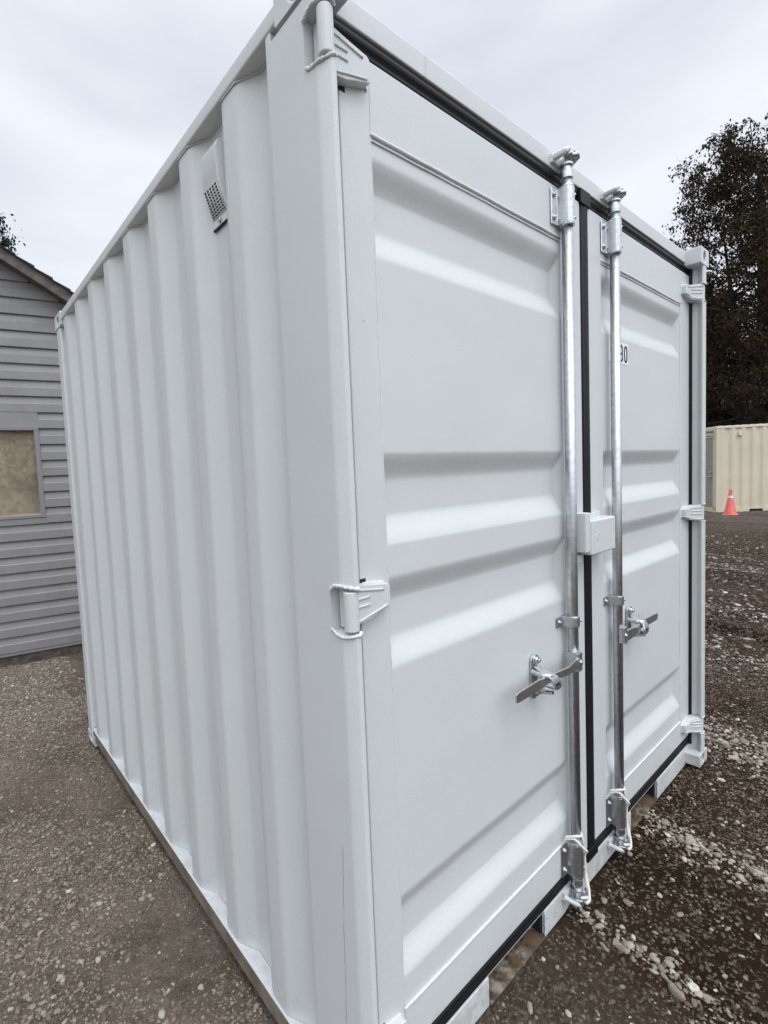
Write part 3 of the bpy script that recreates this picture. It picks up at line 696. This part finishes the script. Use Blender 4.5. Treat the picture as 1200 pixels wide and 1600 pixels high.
    for i in range(24):
        t = 2 * math.pi * i / 24; pl_.append((.019 * math.cos(t) * (1 if abs(math.sin(t)) > .5 else 1), .054 * (1 if math.sin(t) > 0 else -1) + .019 * math.sin(t)))
    vs = [(hx + a, R1 - .007, hzr + c) for a, c in pl_] + [(hx + a, R1 + .0005, hzr + c) for a, c in pl_]
    k.add(vs, [tuple(range(24)), tuple(24 + i for i in reversed(range(24)))] + [(i, (i + 1) % 24, 24 + (i + 1) % 24, 24 + i) for i in range(24)])
    k.build('handle_retainer', GALV, DL if d < 0 else DR, .0015)
    k = MB(); k.hexbolt((hx + .002, R1 - .007, hzr + .056), (0, -1, 0), .011, .012); k.hexbolt((hx + .002, R1 - .007, hzr - .054), (0, -1, 0), .0095, .008)
    build_loose(k, 'retainer_bolt', GALV, DL if d < 0 else DR)
    k = MB()   # hasp plate folding over the bar, with seal slot
    hp = [(-.004, R1 - .012, .040, .012), (-.002, R1 - .030, .030, .014), (.006, -.004, .014, .020), (.012, -.012, -.004, .024), (.016, -.013, -.020, .020), (.018, -.011, -.028, .010)]
    vs = []
    for px, py, dz, hw in hp:
        for tx, ty in ((-hw, -.003), (hw, -.003), (hw, .003), (-hw, .003)): vs.append((hx - d * px + tx, py + ty, hzr + dz))
    n = len(hp); k.add(vs, [(i * 4 + j, i * 4 + (j + 1) % 4, (i + 1) * 4 + (j + 1) % 4, (i + 1) * 4 + j) for i in range(n - 1) for j in range(4)] + [(3, 2, 1, 0), (4 * n - 4, 4 * n - 3, 4 * n - 2, 4 * n - 1)])
    k.tube([(hx - .014, R1 - .008, hzr - .030), (hx - .012, .012, hzr - .024), (hx + .004, .002, hzr - .028), (hx + .016, .006, hzr - .042), (hx + .016, R1 - .014, hzr - .056)], [.010, .010, .009, .008, .006], 8)
    k.tube([(hx - .016, R1 - .006, hzr + .020), (hx - .014, .020, hzr + .016), (hx - .002, .004, hzr + .016), (hx + .014, .000, hzr + .014)], [.009, .010, .009, .007], 8)
    k.build('hasp', GALV, DL if d < 0 else DR, .0015)
    k = MB(); k.box(hx - d * .012 - .012, hx - d * .012 + .010, -.0162, -.0140, hzr - .011, hzr - .004); k.build('seal_slot', DARK, DL if d < 0 else DR)
    return o
ROD1, ROD2 = 1.030, 1.403
rod(ROD1, -1); rod(ROD2, 1, .175, .335)

# cords wound round the lower brackets
def cord(x, label):
    pts = [(x - .046, R1 - .012, .250), (x - .034, RY - .008, .258), (x - .020, RY - .026, .236), (x + .000, RY - .033, .212), (x + .018, RY - .028, .196), (x + .030, RY - .016, .168), (x + .036, RY - .014, .120), (x + .035, RY - .016, .070),
           (x + .036, RY - .022, .036), (x + .024, RY - .034, .016), (x + .004, RY - .032, .012), (x + .022, RY - .034, .026), (x + .042, RY - .020, .060), (x + .041, RY - .010, .110), (x + .038, RY - .006, .165), (x + .030, RY - .010, .220), (x + .018, RY - .004, .262), (x - .004, RY - .021, .262), (x - .030, RY - .012, .268), (x - .046, R1 - .012, .258)]
    cm = []
    for i in range(len(pts) - 1):
        p0, p1, p2, p3 = [Vector(pts[max(0, min(len(pts) - 1, j))]) for j in (i - 1, i, i + 1, i + 2)]
        for k in range(14):
            t = k / 14; cm.append(.5 * ((2 * p1) + (-p0 + p2) * t + (2 * p0 - 5 * p1 + 4 * p2 - p3) * t * t + (-p0 + 3 * p1 - 3 * p2 + p3) * t ** 3))
    b = MB()
    for ph in (0, 2.094, 4.189):
        q = []; s_ = 0
        for i, p in enumerate(cm):
            d = (cm[min(i + 1, len(cm) - 1)] - cm[max(i - 1, 0)]).normalized(); u = d.cross(Vector((.3, 1, .2))).normalized(); v = d.cross(u)
            if i: s_ += (p - cm[i - 1]).length
            a = s_ / .020 * 6.283 + ph; q.append(p + (u * math.cos(a) + v * math.sin(a)) * .0024)
        b.tube(q, .0024, 6)
    for _ in range(7):
        a = Vector(cm[0 if _ < 3 else 150]); b.tube([a, a + Vector((random.uniform(-.01, .01), -.004, -random.uniform(.008, .018)))], .0005, 4)
    o = b.build('tie_cord', ROPE, None); o.location = (0, 0, 0)
    tag(o, label, 'cord', 'white cords tied round the rod feet')
cord(ROD1, 'white twisted cord tied round the foot of the left door\'s rod, nearer the camera')
cord(ROD2, 'white twisted cord tied round the foot of the right door\'s rod, farther from the camera')

# lock box
b = MB()
b.box(1.066, 1.100, .000, R1 - .0005, 1.262, 1.400)
lb = b.build('lock_box', PAINT, C, .004, 2)
b = MB(); b.prism([(1.104, .052), (1.104, .006), (1.108, .001), (1.116, -.003), (1.292, -.003), (1.304, .001), (1.308, .012), (1.308, .052)], 1.249, 1.371, smooth=False)
b.build('lock_cover', PAINT, lb, .006, 3)
b = MB(); b.box(1.110, 1.30, .052, R1 - .0005, 1.262, 1.386); b.build('lock_back', PAINT, lb, .002)
b = MB(); b.box(1.0995, 1.1045, .004, .05, 1.268, 1.365); b.build('lock_gap', DARK, lb)
b = MB(); b.box(1.062, 1.112, R1 - .028, R1 - .0005, 1.222, 1.250); b.build('lock_tab', PAINT, lb, .003)
b = MB(); t = []
for i in range(14):
    a = R(50 + i * 19); t.append((1.150 + .011 * math.cos(a), -.0033, 1.312 + .011 * math.sin(a)))
b.tube(t, .0012, 5); b.tube([(1.158, -.0033, 1.322), (1.163, -.0033, 1.326)], .0012, 5); b.build('stamped_mark', WELD, lb)

# number label with text 90
xl, xr, za, zb = 1.415, 1.603, 1.962, 2.046
b = MB(); b.box(xl, xr, R1 + .0009, R1 + .0022, za, zb); lab = b.build('number_label', LABELW, DR)
def char(kind, cx, cz, hw, hh, t):
    b = MB()
    def loop(c, rx, rz, n=36, a0=0, a1=360):
        vs = []; closed = a1 - a0 >= 360; m_ = n if closed else n + 1
        for i in range(m_):
            a = R(a0 + (a1 - a0) * i / n); ca, sa = math.cos(a), math.sin(a)
            # superellipse for condensed stencil-like digits
            k = 2 / 2.8; fx = abs(ca) ** k * (1 if ca > 0 else -1); fz = abs(sa) ** k * (1 if sa > 0 else -1)
            vs.append((c[0] + rx * fx, R1 + .0002, c[1] + rz * fz)); vs.append((c[0] + (rx - t) * fx, R1 + .0002, c[1] + (rz - t) * fz))
        b.add(vs, [(2 * i, 2 * ((i + 1) % m_), 2 * ((i + 1) % m_) + 1, 2 * i + 1) for i in range(n)])
    if kind == '0': loop((cx, cz), hw, hh)
    else:
        loop((cx, cz + hh * .40), hw, hh * .60)
        b.add([(cx + hw - t, R1 + .0003, cz + hh * .4), (cx + hw, R1 + .0003, cz + hh * .4), (cx + hw, R1 + .0003, cz - hh * .45), (cx + hw - t, R1 + .0003, cz - hh * .45)], [(0, 1, 2, 3)])
        loop((cx, cz - hh * .45), hw, hh * .55, 18, 180, 360)
    o = b.build('label_digit', INK, DR); o.modifiers.new('s', 'SOLIDIFY').thickness = .0004
cz = (za + zb) / 2
char('9', 1.532, cz, .0175, .034, .0095); char('0', 1.578, cz, .0165, .034, .0095)
b = MB(); pt = [1.44, 1.475]
# wall vent
vz0, vz1 = 2.285, 2.487; ya, yb = .486, .574
b = MB(); b.box(.034, .039, ya - .004, yb + .004, vz0, vz1 + .008); vt = b.build('vent_plate', PAINT, C, .001)
b = MB(); pv = [(.036, vz0 + .022), (.008, vz0 + .095), (.006, vz1 - .020), (.018, vz1), (.036, vz1)]
vs = [(x, y, z) for y in (ya, yb) for x, z in pv]; n = 5
b.add(vs, [tuple(range(n)), tuple(n + i for i in reversed(range(n)))] + [(i, (i + 1) % n, n + (i + 1) % n, n + i) for i in range(n)]); b.build('vent_hood', PAINT, vt, .002)
b = MB(); a0 = Vector((.036, 0, vz0 + .022)); a1 = Vector((.008, 0, vz0 + .095)); dv = a1 - a0; nn = Vector((-dv.z, 0, dv.x)).normalized()
if nn.x > 0: nn = -nn
b2 = MB(); q0 = a0 + dv * .06 + nn * .0006; q1 = a0 + dv * .94 + nn * .0006
vs = [(q0.x, ya + .006, q0.z), (q0.x, yb - .006, q0.z), (q1.x, yb - .006, q1.z), (q1.x, ya + .006, q1.z)]; b2.add(vs, [(0, 1, 2, 3)])
go = b2.build('vent_screen', mat('insect_mesh', (.10, .11, .10), .7, bump=(900, .5, .001)), vt)
for i in range(10):
    c = a0 + dv * (.06 + .88 * i / 9) + nn * .0018; b.tube([(c.x, ya + .004, c.z), (c.x, yb - .004, c.z)], .0018, 6)
for j in range(6):
    y = ya + .006 + (yb - ya - .012) * j / 5; c0 = a0 + dv * .05 + nn * .0022; c1 = a0 + dv * .95 + nn * .0022; b.tube([(c0.x, y, c0.z), (c1.x, y, c1.z)], .0019, 6)
b.build('vent_grille', PAINT, vt)
b = MB(); b.cyl((.034, .530, vz0 + .011), (.028, .530, vz0 + .011), .007, 12); b.cyl((.034, .530, vz1 + .012), (.03, .530, vz1 + .012), .006, 12); build_loose(b, 'vent_rivet', GALV, vt)
b = MB(); b.box(.0345, .039, ya - .004, yb + .004, vz0 - .004, vz0 - .0003); b.build('vent_painted_shadow', RUBBER, vt)  # solid black strip, paints the shadow line below the vent plate

# ------------------------------------------------------------------ house behind on the left
HA = R(-11.327); HO = empty('grey_house', (-.297, 4.683, 0), HA)
tag(HO, 'small house with grey horizontal siding, dark gable roof and a boarded window opening', 'house')
# local: x along wall, y into the house, z up ; rake line (outer face, 0.2 in front of wall)
SL = .624; rz = lambda s: 3.676 - SL * (s - .299)        # top of rake board at y=-0.2
PEAK = -2.6; EAVE = 2.0
def roof_z(s): return rz(s if s > PEAK else 2 * PEAK - s)
b = MB(); z = .062; dz = .1478; LFT = 2 * PEAK - EAVE + .25; RGT = EAVE - .25
win = (-.46, .462, 1.300, 2.155)
k = 0
while z < roof_z(PEAK) - .2:
    zt = z + dz
    # half-width of wall at this height
    lim = (3.676 + SL * .299 - (zt + .02)) / SL
    xr_ = min(RGT, lim + .1); xl_ = max(LFT, 2 * PEAK - lim - .1)
    if xr_ <= xl_: break
    segs = [(xl_, xr_)]
    if zt > win[2] + .01 and z < win[3] - .01:
        segs = [(xl_, win[0]), (win[1], xr_)]
        lo, hi = (win[3], zt) if zt > win[3] else (z, win[2])
        if zt > win[3] or z < win[2]: b.box(win[0], win[1], -.024, -.001, lo, hi)
    for a, c in segs:
        pf = [(-.001, z), (-.022, z), (-.026, z + .004), (-.024, z + .078), (-.018, z + .086), (-.003, z + dz + .004), (-.001, z + dz + .004)]
        n = len(pf); vs = [(x, y, q) for x in (a, c) for y, q in pf]
        b.add(vs, [tuple(range(n)), tuple(n + i for i in reversed(range(n)))] + [(i, (i + 1) % n, n + (i + 1) % n, n + i) for i in range(n)])
    z = zt
b.build('siding', SIDING, HO)
# wall core (gable prism)
def slab(b, poly, y0, y1):
    n = len(poly); vs = [(x, y, q) for y in (y0, y1) for x, q in poly]
    b.add(vs, [tuple(range(n)), tuple(n + i for i in reversed(range(n)))] + [(i, (i + 1) % n, n + (i + 1) % n, n + i) for i in range(n)])
b = MB(); zc_ = lambda s: roof_z(s) - .13
slab(b, [(LFT, .05), (win[0], .05), (win[0], zc_(win[0])), (PEAK, zc_(PEAK)), (LFT, zc_(LFT))], 0, .12)
slab(b, [(win[0], .05), (win[1], .05), (win[1], win[2]), (win[0], win[2])], 0, .12)
slab(b, [(win[0], win[3]), (win[1], win[3]), (win[1], zc_(win[1])), (win[0], zc_(win[0]))], 0, .12)
slab(b, [(win[1], .05), (RGT, .05), (RGT, zc_(RGT)), (win[1], zc_(win[1]))], 0, .12)
slab(b, [(LFT, .05), (LFT + .12, .05), (LFT + .12, 2.5), (LFT, 2.5)], .12, 6); slab(b, [(RGT - .12, .05), (RGT, .05), (RGT, 2.6), (RGT - .12, 2.6)], .12, 6)
b.build('wall', SIDING, HO)
b = MB(); b.box(LFT - .01, RGT + .01, -.012, 6, -.3, .05); b.build('footing', CONC, HO)
b = MB(); b.box(LFT, RGT, -.024, -.001, .035, .058); b.build('starter_strip', WTRIM, HO, .003)
# window opening
b = MB(); x0, x1, z0, z1 = win; t = .042
b.box(x0, x1, -.030, .02, z1 - t, z1); b.box(x0, x1, -.030, .02, z0, z0 + t * .7); b.box(x0, x0 + t, -.029, .02, z0 + t * .7, z1 - t); b.box(x1 - t, x1, -.029, .02, z0 + t * .7, z1 - t)
wf = b.build('window_frame', WTRIM, HO, .004)
b = MB(); b.box(x0 + t, x1 - t, .022, .034, z0 + .03, z1 - t); b.build('boarding', OSB, wf)
b = MB(); b.box(x0 + t, x1 - t, -.01, .022, z0 + t * .7, z0 + t * .7 + .012); b.build('window_sill', mat('raw_lumber', (.42, .34, .24), .8, var=(20, (.3, .23, .16), .4, .7)), wf)
# roof
def roofside(sg):
    S_ = lambda s: s if sg > 0 else 2 * PEAK - s
    b = MB()   # rake board
    vs = [(S_(PEAK), -.20, rz(PEAK)), (S_(EAVE), -.20, rz(EAVE)), (S_(EAVE), -.20, rz(EAVE) - .105), (S_(PEAK), -.20, rz(PEAK) - .105)]
    vs += [(x, -.175, q) for x, y, q in vs]
    b.add(vs, [(0, 1, 2, 3), (7, 6, 5, 4), (0, 4, 5, 1), (1, 5, 6, 2), (2, 6, 7, 3), (3, 7, 4, 0)]); b.build('rake_board', WOODGREY, HO, .003)
    b = MB()
    vs = [(S_(PEAK), -.175, rz(PEAK) - .045), (S_(EAVE), -.175, rz(EAVE) - .045), (S_(EAVE), -.175, rz(EAVE) - .09), (S_(PEAK), -.175, rz(PEAK) - .09)]
    vs += [(x, -.0205, q) for x, y, q in vs]
    b.add(vs, [(0, 1, 2, 3), (7, 6, 5, 4), (0, 4, 5, 1), (1, 5, 6, 2), (2, 6, 7, 3), (3, 7, 4, 0)]); b.build('soffit', WOODGREY, HO)
    b = MB(); n_ = 34   # shingle courses: stepped sheet
    for i in range(n_):
        s0 = PEAK + (EAVE + .05 - PEAK) * i / n_; s1 = PEAK + (EAVE + .05 - PEAK) * (i + 1) / n_; lift = .016
        vs = [(S_(s0), -.228 + random.uniform(-.006, .006), rz(s0) + .004), (S_(s1), -.228, rz(s1) + .004 + lift), (S_(s1), -.228, rz(s1) + .0), (S_(s0), -.228, rz(s0) - .004)]
        vs += [(x, 6.2, q) for x, y, q in vs]
        b.add(vs, [(0, 1, 2, 3), (7, 6, 5, 4), (0, 4, 5, 1), (1, 5, 6, 2), (2, 6, 7, 3), (3, 7, 4, 0)])
    b.build('roof', SHINGLE, HO)
roofside(1); roofside(-1)

# ------------------------------------------------------------------ far tan container and cone
TA = -.80; TC = empty('tan_container', (17.12, 3.42, 0), TA)
tag(TC, 'tan corrugated steel container standing beyond the yard with a cone in front', 'shipping container')
TL, TW, TH0, TH1 = 6.06, 2.438, -.01, 2.47
# local: x along long side (towards the right), y into depth behind
def corr_line(L0, L1, pit=.278, d=.036, y0=.004):
    p = [(L0, y0 + d * .0)]; x = L0 + .1
    while x + pit < L1 - .05:
        p += [(x, y0), (x + .068, y0 + d), (x + .138, y0 + d), (x + .206, y0)]; x += pit
    p.append((L1, y0)); return p
b = MB(); pp = corr_line(.12, TL - .1); n = len(pp)
b.add([(x, y, z) for z in (.07, 2.41) for x, y in pp], [(i, i + 1, n + i + 1, n + i) for i in range(n - 1)])
b.add([(x, TW - y, z) for z in (.07, 2.41) for x, y in pp], [(i, i + 1, n + i + 1, n + i) for i in range(n - 1)])
b.build('side_wall', TAN, TC)
b = MB(); 
for y in (-.004, TW - .056): b.box(.0, TL, y, y + .06, 2.405, 2.47)
b.box(0.0, .06, .056, TW - .056, 2.36, 2.47); b.box(TL - .06, TL, .056, TW - .056, .1, 2.47)
build_loose(b, 'roof_rail', TANROOF, TC, .008)
b = MB(); b.box(.05, TL - .05, .05, TW - .05, 2.43, 2.455); b.build('roof', TANROOF, TC)
rb = MB(); q = .1
while q < TL - .2: rb.box(q, q + .09, .0, TW, 2.4705, 2.482); q += .209
build_loose(rb, 'roof_rib', TANROOF, TC, .004)
b = MB(); 
for x in (0, TL - .12):
    for y in (0, TW - .12): b.box(x, x + .12, y, y + .12, .0, 2.403)
build_loose(b, 'corner_post', TAN, TC, .012)
b = MB()
for a, c in ((0, .9), (1.26, 4.8), (5.16, TL)): b.box(a, c, -.004, .05, -.05, .069)
b.box(.9, 1.26, .0, .05, .03, .069); b.box(4.8, 5.16, .0, .05, .03, .069)
b.box(0, .05, .05, TW, -.05, .1)
b.build('bottom_rail', TAN, TC)
b = MB(); b.box(.9, 1.26, .045, .9, -.05, .03); b.box(.02, .4, .06, .6, -.06, .03); build_loose(b, 'fork_pocket', DARK, TC)
# near end wall with a man door
b = MB(); b.box(.02, .05, .12, 1.15, .1, 2.36); b.box(.02, .05, 2.1, TW - .12, .1, 2.36); b.box(.02, .05, 1.15, 2.1, 2.15, 2.36); b.build('end_wall', TAN, TC)
b = MB(); b.box(.0, .03, .14, 1.04, .11, 2.13); md = b.build('entry_door', TAND, TC, .004)
b = MB(); b.box(-.018, .02, .10, 1.12, 2.15, 2.185); b.box(-.01, .02, .10, .14, .1, 2.15); b.build('door_frame', TAN, TC, .004)
b = MB(); b.box(-.006, .0, .12, 1.1, 2.188, 2.21); b.box(-.006, -.0, .12, 1.1, 2.315, 2.33); build_loose(b, 'header_slot', DARK, TC)
b = MB(); b.cyl((-.002, .22, 1.15), (-.03, .22, 1.15), .032, 16); b.cyl((-.002, .22, 1.0), (-.02, .22, 1.0), .03, 16); b.cyl((-.02, .22, 1.0), (-.06, .22, 1.0), .012, 10); b.tube([(-.055, .22, 1.0), (-.058, .30, .995), (-.056, .36, .985)], .011, 8); b.build('door_handle', GALV, md)
b = MB(); b.box(.60, .67, -.022, .004, 2.17, 2.30, None); b.build('side_vent', TANROOF, TC, .006)
b = MB(); b.box(.61, .66, -.016, -.001, 2.15, 2.168); b.build('vent_mouth', DARK, TC)

b = MB(); cx, cy = 16.5, 2.95
cone_prof = [(.150, .030), (.145, .040), (.142, .048), (.034, .64), (.030, .70), (.024, .715)]
K = 24
def lathe(b, prof_, cx, cy, z0, n=K, cap=True):
    vs = [(cx + r * math.cos(6.2832 * j / n), cy + r * math.sin(6.2832 * j / n), z0 + z) for r, z in prof_ for j in range(n)]
    b.add(vs, [(i * n + j, i * n + (j + 1) % n, (i + 1) * n + (j + 1) % n, (i + 1) * n + j) for i in range(len(prof_) - 1) for j in range(n)], True)
CN = empty('traffic_cone', (cx, cy, -.05)); tag(CN, 'faded red traffic cone with a dirty pale band in front of the tan container', 'traffic cone')
cb = MB(); lathe(cb, cone_prof, 0, 0, 0); 
cb.v = [(x + z * .03, y, z) for x, y, z in cb.v]
cb.build('cone_body', CONEM, CN)
b = MB(); ch = [(-.14, -.165), (.14, -.165), (.165, -.14), (.165, .14), (.14, .165), (-.14, .165), (-.165, .14), (-.165, -.14)]
b.prism(ch, 0, .032); b.build('cone_base', CONEM, CN, .006)
b = MB(); lathe(b, [(.0660, .478), (.0545, .545)], 0, 0, 0); b.v = [(x + z * .03, y, z) for x, y, z in b.v]; b.build('reflective_band', CONEW, CN)
b = MB(); b.cyl((.012, -.028, .655), (.018, -.046, .655), .018, 12); b.v = [(x, y, z) for x, y, z in b.v]; b.build('cone_hole', DARK, CN)

# ------------------------------------------------------------------ trees
def sprays(n, centers, rad, size, droop, r, squash=.75):
    """leaf-sized triangles gathered in drooping sprays around given centres"""
    c = centers[r.integers(0, len(centers), n)]; o = r.normal(0, 1, (n, 3)) * rad[:, None] if np.ndim(rad) else r.normal(0, 1, (n, 3)) * rad
    o[:, 2] *= squash; p = c + o
    a = r.uniform(0, 6.283, n); el = r.normal(-droop, .5, n); d = np.stack([np.cos(a) * np.cos(el), np.sin(a) * np.cos(el), np.sin(el)], -1)
    t = r.normal(0, 1, (n, 3)); s_ = np.cross(d, t); s_ /= np.linalg.norm(s_, axis=1)[:, None] + 1e-9
    ln = size * r.uniform(.6, 1.5, n)[:, None]; wd = ln * r.uniform(.16, .34, n)[:, None]
    V = np.stack([p, p + d * ln * .45 + s_ * wd, p + d * ln, p + d * ln * .5 - s_ * wd], 1)
    return V.reshape(-1, 3), np.arange(4 * n).reshape(n, 4)
def tree(name, loc, h, lean, crown, nbr, nleaf, leafsize, m, label, seed, droop=.5, trunk_r=.28, clump=.22, group=None, up=.35, forks=None):
    r = np.random.default_rng(seed); T = empty(name, loc); tag(T, label, 'tree', group)
    b = MB(); cen = []
    def tp(t): return np.array([lean[0] * t + .25 * math.sin(t * 5 + seed), lean[1] * t + .2 * math.sin(t * 7 + seed * 2), h * t])
    b.tube([tuple(tp(t)) for t in np.linspace(-.02, .97, 22)], [trunk_r * (1 - t) ** .8 + .02 for t in np.linspace(0, .97, 22)], 9)
    stems = [(tp, 1.0)]
    for (t0, ax, ay, tt) in (forks or []):
        base = tp(t0)
        def fp(t, base=base, t0=t0, ax=ax, ay=ay, tt=tt):
            q = (t - t0) / (tt - t0) if t > t0 else 0; e = q ** .75
            return np.array([base[0] + ax * e, base[1] + ay * e, base[2] + (tt - t0) * h * q])
        b.tube([tuple(fp(t)) for t in np.linspace(t0, tt, 14)], [trunk_r * .55 * (1 - q) + .02 for q in np.linspace(0, 1, 14)], 7)
        stems.append((fp, tt))
    br = MB(); 
    for i in range(nbr):
        t = .10 + .88 * (i / nbr) ** .9; fn, tt = stems[i % len(stems)] if i % 3 else stems[0]
        if t > tt: fn = tp
        R_ = crown(t) * r.uniform(.5, 1.2)
        a = i * 2.39996 + r.normal(0, .25); p0 = tp(t * .93) if fn is tp else fn(min(t * .93, tt)); pts = []
        ctr = tp(t)
        tgt = np.array([ctr[0] + R_ * math.cos(a), ctr[1] + R_ * math.sin(a), ctr[2] + up * R_ * .5 + r.normal(0, .15)])
        for k in range(7):
            q = k / 6; pt = p0 * (1 - q) + tgt * q; pt[2] += -.25 * R_ * q * (1 - q) * (1 if up > 0 else -1); pt += r.normal(0, .05, 3) * q; pts.append(pt)
        br.tube([tuple(p) for p in pts], [max(.014, .075 * (1 - k / 6.5) * (1.2 - t)) for k in range(7)], 5)
        for k in range(2, 7):
            m_ = 4 if k > 3 else 2
            for _ in range(m_):
                off = r.normal(0, .28 * (R_ * .28 + .3), 3); off[2] *= .7; c2 = pts[k] + off; cen.append(c2)
                if r.random() < .35: br.tube([tuple(pts[k]), tuple((pts[k] + c2) / 2 + r.normal(0, .04, 3)), tuple(c2)], [.014, .01, .005], 4)
    b.build('trunk', BARK, T); br.build('limbs', BARK, T)
    cen = np.array(cen); V, F = sprays(nleaf, cen, clump, leafsize, droop, r)
    o = npmesh('crown', V, F, m, False); o.parent = T
    return T
# broad cedar whose left flank shows right of the container
ccrown = lambda t: 4.5 * math.sqrt(max(.03, 1 - max(0, (t - .42) / .60) ** 2))
tree('cedar_tree', (28.9, 4.9, GZ), 15.9, (0, -.5), ccrown, 190, 84000, .125, LEAF, 'tall broad brown-green cedar rising behind the container\'s right corner', 4, droop=.9, trunk_r=.42, clump=.15,
     forks=[(.22, 1.0, 1.4, .80), (.3, -.5, -1.5, .85), (.18, .6, 2.6, .62)], up=.6)
ccrown2 = lambda t: 4.4 * (1 - t ** 2.2)
tree('cedar_tree', (32.5, -1.2, GZ), 11.5, (0, .3), ccrown2, 110, 60000, .23, LEAF, 'second cedar at the right edge, above the tan container\'s roof', 9, droop=.7, trunk_r=.35, clump=.33, up=.5)
tree('cedar_tree', (35.0, 9.0, GZ), 12.0, (0, .3), ccrown2, 110, 50000, .25, LEAF, 'lower dark cedar half hidden behind the container edge and the tall cedar', 12, droop=.7, trunk_r=.3, clump=.38, up=.5)
tree('cedar_tree', (36.5, 3.0, GZ), 11.0, (0, .3), ccrown2, 110, 50000, .25, LEAF, 'low dense cedar directly behind the tan container roof, below the tall cedar', 17, droop=.7, trunk_r=.3, clump=.38, up=.5)
scrown = lambda t: 4.0 * (1 - t) ** .8 + .2
tree('spruce_tree', (.55, 20.2, GZ), 12.7, (0, 0), scrown, 150, 60000, .11, SPRUCE, 'dark spruce with its branch tips showing above the house roof', 21, droop=.9, trunk_r=.25, clump=.15, up=-.3)
